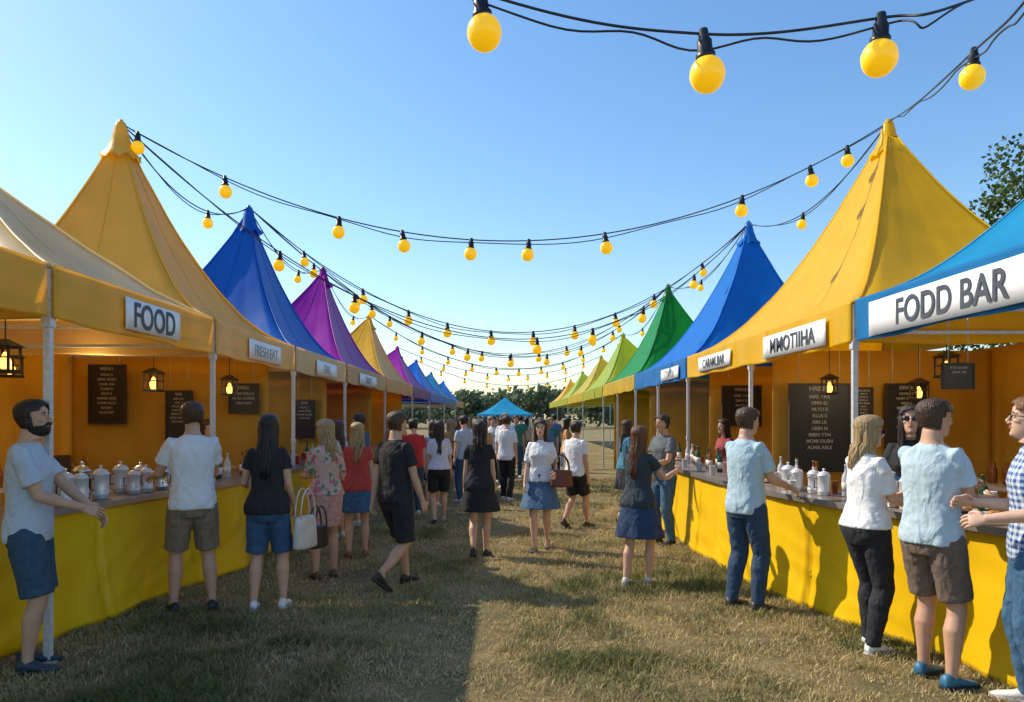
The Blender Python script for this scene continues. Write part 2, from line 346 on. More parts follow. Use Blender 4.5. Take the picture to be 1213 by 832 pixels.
# ------------------------------------------------ stall walls
wallm=mk('stall_wall_fabric',(.74,.46,.06),.7,'tent',(.60,.35,.04),scale=1.2,bump=.35,trans=.3)
def wall(a,b,h=2.6,name='stall_back_wall'):
    mb=MB(); L=math.hypot(b[0]-a[0],b[1]-a[1]); n=int(L*12); nx,ny=-(b[1]-a[1])/L,(b[0]-a[0])/L; rows=[]
    for k in range(5):
        z=.02+(h-.02)*k/4; rows.append([(a[0]+(b[0]-a[0])*i/n+nx*.025*math.sin(i*.9+math.sin(i*.37)*2)*(1.1-k/5),a[1]+(b[1]-a[1])*i/n+ny*.025*math.sin(i*.9+math.sin(i*.37)*2+.4*k)*(1.1-k/5),z) for i in range(n+1)])
    mb.rings(rows,False,False); o=mb.obj(name,wallm); s=o.modifiers.new('s','SOLIDIFY'); s.thickness=.006
wall((-6.38,2.2),(-6.38,30)); wall((6.38,2.7),(6.38,30))
for y in (10.7,14.15,18.85,24.3): wall((-6.3,y),(-3.45,y),2.55,'stall_side_wall')
for y in (9.62,12.6,17.85,23.85): wall((6.3,y),(3.45,y),2.55,'stall_side_wall')
board=mk('board_black',(.018,.018,.02),.5,scale=6,bump=.05); frame_w=mk('board_frame',(.05,.035,.025),.6)
def menu(x0,x1,z0,z1,y,lines,size,title=None):
    root=empty('menu_board',((x0+x1)/2,y,(z0+z1)/2)); w=(x1-x0)/2; h=(z1-z0)/2; b=MB(); b.box((-w,-.012,-h),(w,.012,h)); b.obj('panel',board,root,False)
    f=MB(); t=.018
    f.box((-w-t,-.02,h+.001),(w+t,.018,h+t)); f.box((-w-t,-.02,-h-t),(w+t,.018,-h-.001)); f.box((-w-t,-.02,-h),(-w-.001,.018,h)); f.box((w+.001,-.02,-h),(w+t,.018,h)); f.obj('frame',frame_w,root,False)
    k=MB(); k.tube([(-w*.7,0,h+t),(-w*.7,0,2.6-(z0+z1)/2)],.004,5); k.tube([(w*.7,0,h+t),(w*.7,0,2.6-(z0+z1)/2)],.004,5); k.obj('hangers',metal,root)
    z=h-size*.9
    if title: text(title,'title',(0,-.016,z),size*1.35,'C',pale,root); z-=size*1.7
    rng=random.Random(x0)
    while z>-h+size*.6 and lines>0:
        s=''.join(rng.choice('AEIOURSTNLMBK') for _ in range(rng.randint(5,9))); s=s[:4]+' '+s[4:]
        text(s,'menu_line',(0,-.016,z),size,'C',pale,root); z-=size*1.35; lines-=1
menu(-5.95,-5.45,1.6,2.42,10.55,9,.05,'MENU')
menu(-3.95,-3.55,1.75,2.15,10.55,3,.05,'GRILL')
menu(-4.85,-4.5,1.35,2.05,10.55,7,.04,'BAR')
menu(-4.0,-3.65,1.3,2.0,14.0,4,.05,'BAR')
menu(3.62,4.36,1.0,2.1,9.45,9,.06,"HRE B'S")
menu(4.44,4.66,1.15,2.05,9.45,8,.03)
menu(4.85,5.35,1.3,2.1,9.45,8,.045,'DRINK')
menu(3.62,4.25,1.55,2.2,12.4,5,.06,'WINES')
menu(3.9,4.15,1.95,2.15,6.6,2,.03)
lglow=emit('lantern_glow',(1,.45,.08),4); lfr=mk('lantern_iron',(.02,.015,.012),.5)
def lantern(x,y,z,s=1):
    root=empty('hanging_lantern',(x,y,z),0,s); f=MB()
    for a in (-.07,.07):
        for b in (-.07,.07): f.box((a-.008,b-.008,-.09),(a+.008,b+.008,.08))
    for zz in (-.10,.0,.08): 
        f.box((-.08,-.08,zz),(.08,-.066,zz+.012)); f.box((-.08,.066,zz),(.08,.08,zz+.012)); f.box((-.08,-.065,zz),(-.066,.065,zz+.012)); f.box((.066,-.065,zz),(.08,.065,zz+.012))
    f.box((-.085,-.085,-.115),(.085,.085,-.101)); f.rings([[(-.1,-.1,.093),(.1,-.1,.093),(.1,.1,.093),(-.1,.1,.093)],[(-.02,-.02,.15),(.02,-.02,.15),(.02,.02,.15),(-.02,.02,.15)]])
    f.tube([(0,0,.15),(0,0,(2.66-z)/s)],.005,5); f.obj('cage',lfr,root,False)
    g=MB(); g.lathe((0,0,-.09),[(.02,0),(.035,.02),(.04,.07),(.02,.12),(.008,.14)],10); g.obj('lamp',lglow,root)
lantern(-4.3,9.0,2.12,1.1); lantern(-5.5,8.2,2.25,1.1); lantern(-3.6,9.6,2.08); lantern(4.1,6.9,2.16,.95); lantern(4.9,8.8,2.0); lantern(3.75,8.6,2.05,.9); lantern(-3.9,5.75,2.14)
for (x,y,e) in ((-4.4,7.9,17),(-4.4,12.6,10),(4.5,5.2,13),(4.5,8.4,13),(4.5,14,14)):  # warm fill points added to brighten the stalls, set apart from the lanterns
    l=bpy.data.lights.new('stall_fill_light','POINT'); l.energy=e; l.color=(1,.82,.55); l.shadow_soft_size=.12; o=bpy.data.objects.new('stall_fill_light',l); o.location=(x,y,2.15); COL.objects.link(o)
# ------------------------------------------------ counters
cloth=mk('counter_cloth_yellow',(.96,.62,.008),.38,'tent',(.88,.53,.006),scale=2.2,bump=.5,trans=.12)
topm=mk('counter_top',(.26,.22,.19),.3,scale=14,bump=.04,col2=(.15,.12,.11)); edgem=mk('counter_edge_steel',(.42,.40,.38),.3,metal=.6,scale=10)
def cr_spline(P,step=.05):
    P=[Vector((p[0],p[1],0)) for p in P]; P=[P[0]*2-P[1]]+P+[P[-1]*2-P[-2]]; out=[]
    for i in range(1,len(P)-2):
        L=(P[i+1]-P[i]).length; n=max(2,int(L/step))
        for k in range(n):
            t=k/n; a,b,c,d=P[i-1],P[i],P[i+1],P[i+2]
            out.append(.5*((2*b)+(c-a)*t+(2*a-5*b+4*c-d)*t*t+(3*b-a-3*c+d)*t**3))
    out.append(P[-2]); return out
CT=.98
def counter(pts,side):
    sg=-1 if side=='L' else 1; root=empty('bar_counter'); sp=cr_spline(pts,.03); n=len(sp)
    nr=[]
    for i in range(n):
        t=(sp[min(n-1,i+1)]-sp[max(0,i-1)]).normalized(); q=Vector((t.y,-t.x,0)); 
        if q.x*sg>0: q=-q
        nr.append(q)
    rows=[]; K=22
    for k in range(K+1):
        u=k/K; z=CT-.045-(CT-.055)*u; row=[]
        for i in range(n):
            s=i*.03
            ph=s*6.5+4.5*noise.noise(Vector((s*.8,0,5)))
            fold=(.012+.055*u)*noise.noise(Vector((s*1.6,u*.6,pts[0][0])))*1.6+.036*(u**.7)*math.sin(ph)*(.4+abs(noise.noise(Vector((s*.7,7,0))))*1.6)
            d=((s+.04*math.sin(u*3))%1.3)-.65
            seam=-.035*math.exp(-(d/.022)**2)+.014*math.exp(-((d-.05)/.03)**2)
            dg=.024*(1-abs(2*noise.noise(Vector((s*2.2+u*3,u*2.2-s*.8,2)))))*(.25+u*.5)
            row.append(sp[i]+nr[i]*(fold+seam+dg+.05*u**3)+Vector((0,0,z)))
        rows.append(row)
    m=MB(); m.rings(rows,False,False); o=m.obj('cloth_front',cloth,root); s=o.modifiers.new('s','SOLIDIFY'); s.thickness=.008; s.offset=0
    for i in (0,n-1):
        e=MB(); e.rings([[sp[i]-nr[i]*.02+Vector((0,0,z)) for z in (.03,.5,CT-.05)],[sp[i]-nr[i]*.6+Vector((0,0,z)) for z in (.03,.5,CT-.05)]],False,False); e.obj('cloth_end',cloth,root)
    t=MB(); t.rings([[sp[i]+nr[i]*.05+Vector((0,0,CT-.04)),sp[i]-nr[i]*.62+Vector((0,0,CT-.04)),sp[i]-nr[i]*.62+Vector((0,0,CT)),sp[i]+nr[i]*.05+Vector((0,0,CT))] for i in range(n)]); t.obj('countertop',topm,root,False)
    e=MB(); e.rings([[sp[i]+nr[i]*.053+Vector((0,0,CT-.045)),sp[i]+nr[i]*.053+Vector((0,0,CT+.004)),sp[i]+nr[i]*.066+Vector((0,0,CT+.004)),sp[i]+nr[i]*.066+Vector((0,0,CT-.045))] for i in range(n)]); e.obj('edge_trim',edgem,root,False)
    return sp,nr
Lsp=counter([(-3.75,4.2),(-3.56,5.2),(-3.30,6.6),(-3.05,8.0),(-2.98,9.5),(-2.95,12),(-2.95,16),(-2.95,19)],'L')
Rsp=counter([(3.5,3.4),(3.16,4.75),(2.80,6.0),(2.52,7.3),(2.42,9),(2.42,12),(2.35,14.2)],'R')
steel=mk('steel',(.80,.80,.81),.18,metal=1.0,scale=4,bump=.02); steel2=mk('steel_bright',(.82,.82,.83),.35,metal=.35,scale=4,bump=.02)
glassy=mk('glass_clear',(.6,.63,.65),.1,scale=4,bump=0); amber=mk('bottle_amber',(.30,.10,.015),.12,scale=4,bump=0); greenb=mk('bottle_green',(.02,.08,.03),.12,scale=4,bump=0); red=mk('cup_red',(.6,.05,.02),.4); paper=mk('paper_cup',(.75,.72,.66),.7)
def canister(x,y,s=1,z=CT):
    root=empty('steel_canister',(x,y,z),random.random()*6,s); m=MB(); m.lathe((0,0,.001),[(.050,0),(.055,.006),(.055,.03),(.057,.033),(.057,.04),(.055,.043),(.055,.17),(.059,.175),(.059,.185),(.05,.19),(.044,.205),(.02,.215),(.008,.217),(.008,.228),(.013,.232),(.012,.24),(.004,.243)],22); m.obj('pot',random.choice([steel,steel2]),root)
    m=MB(); m.tube([(.053,0,.15),(.08,0,.15),(.08,0,.07),(.053,0,.07)],.005,6); m.obj('handle',lfr,root)
def bottle(x,y,mat,s=1):
    root=empty('bottle',(x,y,CT),0,s); m=MB(); m.lathe((0,0,.001),[(.03,0),(.036,.01),(.036,.16),(.03,.19),(.013,.22),(.012,.27),(.015,.272),(.015,.285)],14); m.obj('glass_body',mat,root)
    m=MB(); m.lathe((0,0,.05),[(.0368,0),(.0368,.08)],14); m.obj('label',paper,root)
def cup(x,y,mat,s=1):
    m=MB(); m.lathe((0,0,.001),[(.028,0),(.03,.004),(.04,.11),(.042,.115),(.038,.115),(.03,.03)],14); o=m.obj('drinking_cup',mat); o.location=(x,y,CT); o.scale=(s,)*3
def plate(x,y):
    m=MB(); m.lathe((0,0,.001),[(.06,0),(.07,.004),(.12,.018),(.12,.021),(.07,.008),(.01,.007)],20); m.cm=1
    for i in range(7): m.ell((random.uniform(-.05,.05),random.uniform(-.05,.05),.025),(.03,.022,.018),8,5)
    o=m.obj('food_plate',[paper,mk('food',(.5,.22,.06),.6,scale=30)]); o.location=(x,y,CT)
def at(spn,y,off):
    sp,nr=spn; i=min(range(len(sp)),key=lambda k:abs(sp[k].y-y)); p=sp[i]-nr[i]*off; return p.x,p.y
for y,o,s in ((5.72,.14,1.15),(5.92,.13,1.2),(6.12,.15,1.1),(6.32,.14,1.2),(5.85,.38,1.35),(6.1,.39,1.4),(6.38,.38,1.3),(6.75,.15,1.0),(6.93,.16,1.05),(7.12,.15,1.0),(6.85,.36,1.2),(7.1,.36,1.1)): canister(*at(Lsp,y,o),s)
for y in np.arange(5.0,17,.2):
    q=random.random(); X,Y=at(Lsp,y,random.uniform(.5,.56) if 5.6<y<7.2 else random.uniform(.2,.52))
    if q<.4: cup(X,Y,random.choice([paper,glassy,red]))
    elif q<.7: bottle(X,Y,random.choice([amber,greenb,glassy]))
    elif q<.85 and not 5.6<y<7.2: plate(X,Y)
for y,o,s in ((5.55,.13,1.2),(5.75,.16,1.15),(5.38,.18,1.2),(6.6,.2,1),(6.78,.22,1),(7.0,.2,1.0),(7.18,.2,1.1),(4.55,.2,1)): canister(*at(Rsp,y,o),s)
for y in np.arange(3.9,14,.15):
    q=random.random(); X,Y=at(Rsp,y,random.uniform(.3,.52))
    if q<.35: cup(X,Y,random.choice([paper,glassy,red,amber]))
    elif q<.85: bottle(X,Y,random.choice([amber,greenb,glassy]))
    else: plate(X,Y)
for y in (6.9,7.6,8.3,4.35,7.9,9.0,9.6,10.4): X,Y=at(Rsp,y,.08); cup(X,Y,random.choice([paper,glassy]))
lp=empty('table_lamp',(*at(Lsp,5.5,.42),CT)); m=MB(); m.lathe((0,0,.001),[(.05,0),(.05,.015),(.01,.02),(.01,.42)],12); m.obj('stand',steel,lp); m=MB(); m.lathe((0,0,.40),[(.055,0),(.03,.12),(.02,.125)],14); m.obj('shade',paper,lp)
def worktable(x0,x1,y0,y1):
    root=empty('work_table'); m=MB(); m.box((x0,y0,.86),(x1,y1,.9)); m.box((x0+.05,y0+.05,.3),(x1-.05,y1-.05,.33))
    for x in (x0+.03,x1-.03):
        for y in (y0+.03,y1-.03): m.box((x-.02,y-.02,0),(x+.02,y+.02,.858))
    m.obj('table',steel2,root,False); k=MB(); k.box((x0+.08,y0+.1,.902),(x1-.1,y0+.7,1.2)); o=k.obj('crate',mk('crate_dark',(.08,.05,.03),.7),root,False); bevel(o,.01)
    k=MB()
    for i in range(int((y1-y0-1)/.12)): k.lathe((x0+.15+random.uniform(0,x1-x0-.3),y0+.9+i*.12,.901),[(.04,0),(.045,.16),(.02,.2),(.02,.26)],10)
    k.obj('jars',amber,root)
worktable(-6.1,-5.5,6.0,8.6); worktable(5.5,6.1,4.0,6.3); worktable(5.5,6.1,6.9,9.2); worktable(-6.1,-5.5,8.8,10.4)
# ------------------------------------------------ string lights
wire=mk('cable_black',(.03,.032,.04),.5); sock=mk('socket_black',(.012,.012,.014),.4); bulbm=emit('bulb_yellow',(1.0,.52,.004),.55,(.95,.54,.01))
def cable_pts(A,B,sag,n=40):
    A=Vector(A);B=Vector(B); return [A.lerp(B,i/n)-Vector((0,0,4*sag*(i/n)*(1-i/n))) for i in range(n+1)]
def strings(pts,bt,double=.05,br=.08,rad=.009):
    mb=MB(); mb.cm=0; mb.tube(pts,rad,6,ref=(0,0,1))
    n=len(pts)-1
    if double: mb.tube([p+Vector((0,.02*math.sin(i*.7),-double*math.sin(math.pi*i/n)+.02*math.sin(i*.5))) for i,p in enumerate(pts)],rad*.8,6,ref=(0,0,1))
    for t in bt:
        f=t*n; i=min(n-1,int(f)); p=pts[i].lerp(pts[i+1],f-i)
        k=br/.08; tx=random.uniform(-.12,.12)
        mb.cm=1; mb.tube([p+Vector((0,0,.02)),p+Vector((tx*.03,0,-.02)),p+Vector((tx*.05,0,-.03)),p+Vector((tx*.1,0,-.085)),p+Vector((tx*.12,0,-.088)),p+Vector((tx*.14,0,-.115))],[.02*k,.026*k,.034*k,.036*k,.045*k,.044*k],12)
        mb.cm=2; mb.ell(p+Vector((tx*.22,0,-.11-br*.86)),(br,br,br*1.04),18,12)
    return mb.obj('string_lights',[wire,sock,bulbm])
def T(A,B,xs): return [(x-A[0])/(B[0]-A[0]) for x in xs]
PL=[(-4.75,9.1,5.3),(-4.5,12.9,5.35),(-4.4,17.7,5.25),(-4.35,23.3,4.9),(-4.3,29,4.45),(-4.3,35,4.4)]
PR=[(5.0,9.7,5.55),(4.9,15,5.62),(4.62,21.2,5.45),(4.4,28,4.85),(4.4,34.5,4.55),(4.4,43,4.35)]
A,B=PL[0],PR[0]; strings(cable_pts(A,B,1.50,60),T(A,B,[-4.55,-3.5,-2.1,-1.32,-.45,.28,1.25,3.05,3.95,4.45]),.05,rad=.008)
A,B=PL[0],PR[1]; strings(cable_pts(A,B,2.5,60),T(A,B,[-3.1,-2.2,.5,1.5,2.5,3.6]),.04,rad=.008)
A,B=PL[1],PR[1]; strings(cable_pts(A,B,2.2,60),T(A,B,[-3.6,-2.6,-1.8,-1.1,-.3,.5,1.3,2.1,2.9,3.9]),.04)
A,B=PL[2],PR[2]; strings(cable_pts(A,B,2.0,50),[i/12 for i in range(1,12)],.04)
A,B=PL[1],PR[2]; strings(cable_pts(A,B,2.3,50),[i/10 for i in range(1,10)],.04)
A,B=PL[3],PR[3]; strings(cable_pts(A,B,1.5,50),[i/11 for i in range(1,11)],.03,rad=.012)
A,B=PL[4],PR[4]; strings(cable_pts(A,B,1.0,40),[i/10 for i in range(1,10)],.0,rad=.012)
A,B=PL[5],PR[5]; strings(cable_pts(A,B,1.0,40),[i/8 for i in range(1,8)],.0,rad=.014)
for i in range(3):
    strings(cable_pts(PL[i],PL[i+1],.5,20),[.6],.03); strings(cable_pts(PR[i],PR[i+1],.5,20),[.5],.03)
def spl3(P,n=14):
    P=[Vector(p) for p in P]; P=[P[0]*2-P[1]]+P+[P[-1]*2-P[-2]]; o=[]
    for i in range(1,len(P)-2):
        for k in range(n):
            t=k/n; a,b,c,d=P[i-1:i+3]; o.append(.5*((2*b)+(c-a)*t+(2*a-5*b+4*c-d)*t*t+(3*b-a-3*c+d)*t**3))
    o.append(P[-2]); return o
pts=spl3([(-4.75,3.5,5.0),(-2.0,3.3,4.3),(-.12,3.2,3.52),(.85,3.2,3.34),(1.62,3.2,3.41),(2.1,3.2,3.52),(4.85,4.8,5.15)],16)
def tn(pts,x,y=None):
    i=min(range(len(pts)),key=lambda k:abs(pts[k].x-x)+(abs(pts[k].y-y) if y else 0)); return i/(len(pts)-1)
strings(pts,[tn(pts,-.12),tn(pts,.85),tn(pts,1.62)],.045,.076,.006)
pts=spl3([(5.0,9.7,5.55),(4.0,7.2,4.75),(3.16,5.0,4.16),(2.8,4.0,3.93),(2.6,3.2,4.02),(2.9,1.6,4.6)],16)
strings(pts,[tn(pts,3.16,5.0)],.05,.08,.008)
pp=empty('string_light_pole',(2.9,1.6,0)); m=MB(); m.tube([(0,0,0),(0,0,4.62)],.03,10); m.lathe((0,0,0),[(.2,0),(.2,.02),(.05,.03)],14); m.obj('pole',metal,pp)
# ------------------------------------------------ people
def ik(a,c,l1,l2,pole):
    a=Vector(a);c=Vector(c);d=c-a; L=min(d.length,(l1+l2)*.998); dn=d.normalized(); c=a+dn*L
    x=(l1*l1-l2*l2+L*L)/(2*L); h=math.sqrt(max(0,l1*l1-x*x)); p=Vector(pole); p=(p-dn*p.dot(dn)).normalized()
    return a+dn*x+p*h,c
HT=[(-.122,.020,.060,-.02),(-.112,.036,.078,.0),(-.095,.048,.088,.02),(-.07,.058,.090,.05),(-.04,.065,.090,.07),(-.01,.070,.089,.085),(.02,.0735,.092,.096),(.05,.075,.094,.10),(.08,.069,.085,.094),(.10,.055,.066,.076),(.113,.036,.043,.05),(.119,.012,.015,.018)]
def head_grid(off=0,nr=22,na=28):
    z=[h[0] for h in HT]; rs=[]
    for i in range(nr+1):
        zz=z[0]+(z[-1]-z[0])*i/nr; rx,f,b=[float(np.interp(zz,z,[h[k] for h in HT])) for k in (1,2,3)]
        o=off; rg=[]
        for j in range(na):
            a=2*math.pi*j/na; c=math.cos(a); s=math.sin(a); ry=f if c>0 else b
            cc=math.copysign(abs(c)**.9,c); ss=math.copysign(abs(s)**.9,s)
            rg.append(Vector(((rx+o)*ss,(ry+o)*cc,zz+off*.9*max(0,zz)/.12)))
        rs.append(rg)
    return rs
SK={'fair':(.70,.43,.31),'tan':(.60,.34,.22),'med':(.64,.37,.25),'dark':(.16,.08,.045)}
HC={'black':(.012,.010,.010),'dark':(.03,.018,.012),'brown':(.08,.04,.02),'blonde':(.52,.35,.16),'auburn':(.16,.055,.02),'ginger':(.25,.10,.03)}
def person(kind,x,y,H,head,skin='med',hair='short',hc='dark',top='tee',tc=(.7,.7,.7),tk='plain',bot='shorts',bc=(.05,.06,.1),sc=(.75,.75,.75),arms=None,feet=None,look=0,tilt=0,lean=0,lod=1,beard=False,glasses=None,hem=None,fat=0,tname=None,cupin=None):
    F=kind=='woman'; root=empty(kind,(x,y,0),R(head),H/1.75)
    sm=mk('skin_'+skin,SK[skin],.5,'skin',tuple(c*.88 for c in SK[skin]),scale=14,bump=.03)
    hm=mk('hair_'+hc,HC[hc],.45,'hair',tuple(c*.45 for c in HC[hc]),bump=.6)
    key=lambda c:'_'.join('%02d'%int(v*99) for v in c)
    tm=mk((tname or 'cloth_')+tk+key(tc),tc,.85,tk,(tuple(c*.90 for c in tc) if tk!='plaid' else (.03,.10,.30)),scale=7,bump=.25)
    bm=mk('cloth_b'+key(bc),bc,.85,'plain',tuple(c*.72 for c in bc),scale=25,bump=.25)
    shm=mk('shoe_'+key(sc),sc,.5,scale=10); 
    hipx=.088 if F else .09; shx=.142 if F else .168; shz=1.405
    feet=feet or {'R':(.10,.02,0),'L':(-.11,-.03,0)}
    pz=.905
    for s in 'RL':
        fx,fy,lift=feet[s][:3]; sx=hipx if s=='R' else -hipx; hd=math.hypot(fx-sx,fy); pz=min(pz,.085+lift*.6+math.sqrt(max(.1,.815**2-hd*hd)))
    dz=pz-.905
    tl=math.tan(R(lean))
    def W(p):
        p=Vector(p); u=max(0,p.z-.95); return Vector((p.x,p.y+u*tl,p.z+dz-u*u*.15*abs(tl)))
    if F: TR=[(.80,.12,.10,0),(.86,.165,.118,-.01),(.93,.175,.122,-.012),(1.0,.158,.108,-.004),(1.08,.128,.092,0),(1.15,.122,.088,0),(1.22,.132,.098,.010),(1.28,.138,.112,.018),(1.34,.136,.100,.010),(1.385,.130,.080,0),(1.42,.105,.064,-.004),(1.447,.074,.052,-.005),(1.47,.052,.048,-.003),(1.50,.046,.048,0),(1.56,.046,.05,.01)]
    else: TR=[(.80,.11,.10,0),(.86,.155,.110,-.005),(.93,.160,.114,-.005),(1.0,.150,.108,0),(1.08,.143,.102,0),(1.15,.147,.103,.002),(1.22,.158,.110,.004),(1.30,.168,.115,.006),(1.35,.168,.106,0),(1.39,.158,.090,-.004),(1.425,.130,.076,-.008),(1.455,.100,.066,-.008),(1.48,.070,.060,-.006),(1.505,.058,.058,0),(1.57,.056,.058,.012)]
    def ring(z,rx,ry,yo,n=28,e=.85,pl=0):
        r=[]
        for j in range(n):
            a=2*math.pi*j/n; c=math.cos(a); s=math.sin(a); q=1+pl*math.sin(a*9+z*3)
            r.append(W((rx*q*math.copysign(abs(c)**e,c),yo+ry*q*math.copysign(abs(s)**e,s),z)))
        return r
    def tor(z,off=0,fx=0):
        zs=[t[0] for t in TR]; rx,ry,yo=[float(np.interp(z,zs,[t[k] for t in TR])) for k in (1,2,3)]
        return rx+off+fx+fat*.6,ry+off+fx*.8+fat,yo+fat*.3
    arms=arms or {}
    d0={'R':(.215,.05,.83),'L':(-.215,.05,.83)}
    sh={};el={};wr={};hip={};kn={};an={}
    for s in 'RL':
        q=1 if s=='R' else -1
        sh[s]=W((q*shx,-.005,shz)); t=arms.get(s,d0[s]); t=Vector(t); t.z+=dz
        el[s],wr[s]=ik(sh[s],t,.285,.25,arms.get('p'+s,(q*.16,-.5,-.9)))
        hip[s]=W((q*hipx,0,.90)); f=feet[s]; lift=f[2]
        kn[s],an[s]=ik(hip[s],(f[0],f[1],.085+lift),.42,.40,(q*.05+f[0]*.3,1,0))
    k=1 if not F else .86
    b=MB()
    b.rings([ring(z,*tor(z,-.003 if z<1.45 else 0)) for z in [t[0] for t in TR]])
    for s in 'RL':
        q=1 if s=='R' else -1
        S,E,Wt=sh[s],el[s],wr[s]; inn=S+Vector((-q*.07,0,-.01))
        b.tube([inn,S,S.lerp(E,.25),S.lerp(E,.6),E,E.lerp(Wt,.22),E.lerp(Wt,.6),Wt,Wt+(Wt-E).normalized()*.02],[.040*k,.046*k,.046*k,.044*k,.038*k,.041*k,.034*k,.0265*k,.025*k],14)
        Hh,K,A=hip[s],kn[s],an[s]; kk=1.0 if not F else .97
        b.tube([Hh+Vector((0,0,.06)),Hh,Hh.lerp(K,.3),Hh.lerp(K,.7),K,K.lerp(A,.15),K.lerp(A,.35)+Vector((0,-.014,0)),K.lerp(A,.65)+Vector((0,-.006,0)),A+Vector((0,0,.03)),A-Vector((0,0,.03))],[.08*kk,.092*kk,.086*kk,.066*kk,.056*kk,.054*kk,.060*kk,.046*kk,.034*kk,.036*kk],16)
    bo=b.obj('body',sm,root); remesh(bo,[.009,.013,.02][lod],3)
    hb=MB()
    for s in 'RL':
        q=1 if s=='R' else -1; E,Wt=el[s],wr[s]; d=(Wt-E).normalized(); up=Vector((0,0,1)); 
        side=Vector((0,1,0)) if abs(d.z)>.75 else Vector((-q*.5,0,.8))
        side=(side-d*side.dot(d)).normalized(); nrm=d.cross(side).normalized()
        inw=Vector((-q,0,0)) if abs(d.z)>.75 else Vector((-q*.7,0,-.7))
        if nrm.dot(inw)<0: nrm=-nrm
        g=k*1.02; W0=Wt-d*.012; Kc=Wt+d*.085*g
        hb.tube([W0,Wt+d*.02,Wt+d*.055*g,Kc,Kc+d*.008],[(.024*g,.020*g),(.031*g,.017*g),(.040*g,.015*g),(.041*g,.013*g),(.036*g,.009*g)],12,ref=nrm)
        cl=arms.get('c'+s,.6 if cupin!=s else 1.0)
        for i,(o,L,r) in enumerate(((.030,.070,.0088),(.010,.080,.0092),(-.011,.075,.0088),(-.030,.058,.0078))):
            p=Wt+d*.068*g+side*o*g; dr=(d+side*o*1.2).normalized(); P=[p]; an0=0
            for sg_,fr in ((.22,.0),(.42,cl*.7),(.32,cl*1.0),(.26,cl*.9)):
                an0+=fr; p=p+(dr*math.cos(an0)+nrm*math.sin(an0))*L*g*sg_; P.append(p)
            hb.tube(P,[r*g*1.02,r*g,r*g*.95,r*g*.86,r*g*.62],8,ref=side)
        p=Wt+d*.022+side*.018; P=[p,p+(d*.5+side*.8+nrm*.25).normalized()*.034*g]; P.append(P[-1]+(d*.85+side*.4+nrm*.4).normalized()*.030*g); P.append(P[-1]+(d*.9+side*.1+nrm*.5).normalized()*.024*g)
        hb.tube(P,[.014*g,.0115*g,.0100*g,.0068*g],8,ref=nrm)
        if cupin==s:
            c=Wt+d*.085+nrm*.042; cu=MB(); cu.lathe((0,0,0),[(.027,-.055),(.029,-.05),(.038,.055),(.036,.058),(.028,.0)],14)
            co=cu.obj('held_cup',paper,root); co.location=c
    ho=hb.obj('hands',sm,root)
    hc_=W((0,.026,1.632)); HM=Matrix.Translation(hc_)@Matrix.Rotation(R(look),4,'Z')@Matrix.Rotation(R(-tilt),4,'X')@Matrix.Scale(.95,4)
    if F: HM=HM@Matrix.Diagonal((.95,.95,.98,1))
    h=MB(); h.rings(head_grid())
    h.tube([(0,.086,.028),(0,.100,.0),(0,.113,-.022),(0,.106,-.034),(0,.088,-.036)],[.006,.008,.0125,.012,.007],8,ref=(0,0,1))
    h.ell((.011,.098,-.031),(.008,.009,.007),8,5); h.ell((-.011,.098,-.031),(.008,.009,.007),8,5)
    h.ell((0,.082,-.058),(.024,.014,.013),10,6); h.ell((0,.076,-.098),(.022,.018,.016),10,6)
    for q in (1,-1):
        h.ell((q*.034,.077,.026),(.022,.012,.007),8,5); h.ell((q*.045,.062,-.02),(.018,.018,.014),8,5)
        h.ell((q*.074,-.008,-.008),(.009,.018,.031),8,6,Matrix.Rotation(q*.35,3,'Z'))
    h.tube([(0,-.02,-.05),(0,-.012,-.15)],[.054,.056],14)
    h.v=[HM@Vector(v) for v in h.v]; hob=h.obj('head',sm,root); remesh(hob,[.0042,.0065,.012][lod],2)
    if lod<2:
        fm=MB(); ew=mk('eye_white',(.75,.74,.72),.2); ei=mk('iris_dark',(.03,.02,.015),.15); lip=mk('lips_'+('f' if F else 'm'),(.42,.12,.10) if F else (.36,.17,.13),.45)
        for q in (1,-1):
            fm.cm=0; fm.ell((q*.031,.0815,.006),(.0135,.0085,.0072),10,6); fm.cm=1; fm.ell((q*.031,.0875,.006),(.0055,.004,.0058),8,5)
            fm.cm=2; fm.tube([(q*.014,.0905,.024),(q*.032,.0905,.031),(q*.050,.080,.025)],[.003,.0042,.002],6,ref=(0,0,1))
            fm.cm=2; fm.tube([(q*.018,.088,.010),(q*.031,.0915,.0145),(q*.046,.083,.010)],[.0012,.002,.0012],5,ref=(0,0,1))
        fm.cm=3; fm.tube([(-.024,.086,-.058),(-.009,.0955,-.054),(0,.0965,-.0555),(.009,.0955,-.054),(.024,.086,-.058)],[.001,.0045,.004,.0045,.001],6,ref=(0,0,1))
        fm.tube([(-.021,.086,-.060),(0,.0955,-.064),(.021,.086,-.060)],[.001,.0055,.001],6,ref=(0,0,1))
        fm.v=[HM@Vector(v) for v in fm.v]; fm.obj('face_features',[ew,ei,hm,lip],root)
    if glasses:
        g=MB(); gm=mk('glasses_black',(.01,.01,.012),.15); g.cm=0
        for q in (1,-1):
            if glasses=='sun': g.ell((q*.033,.096,.004),(.026,.005,.019),12,6)
            else: g.tube([(q*.033+.024*math.cos(a),.099,.004+.018*math.sin(a)) for a in [i*math.pi/6 for i in range(13)]],.0022,5,ref=(0,1,0))
            g.tube([(q*.056,.095,.01),(q*.074,.06,.01),(q*.079,0,.006)],.0025,5,ref=(0,0,1))
        g.tube([(-.010,.1,.008),(.010,.1,.008)],.0025,5,ref=(0,0,1)); g.v=[HM@Vector(v) for v in g.v]; g.obj('glasses',gm,root)
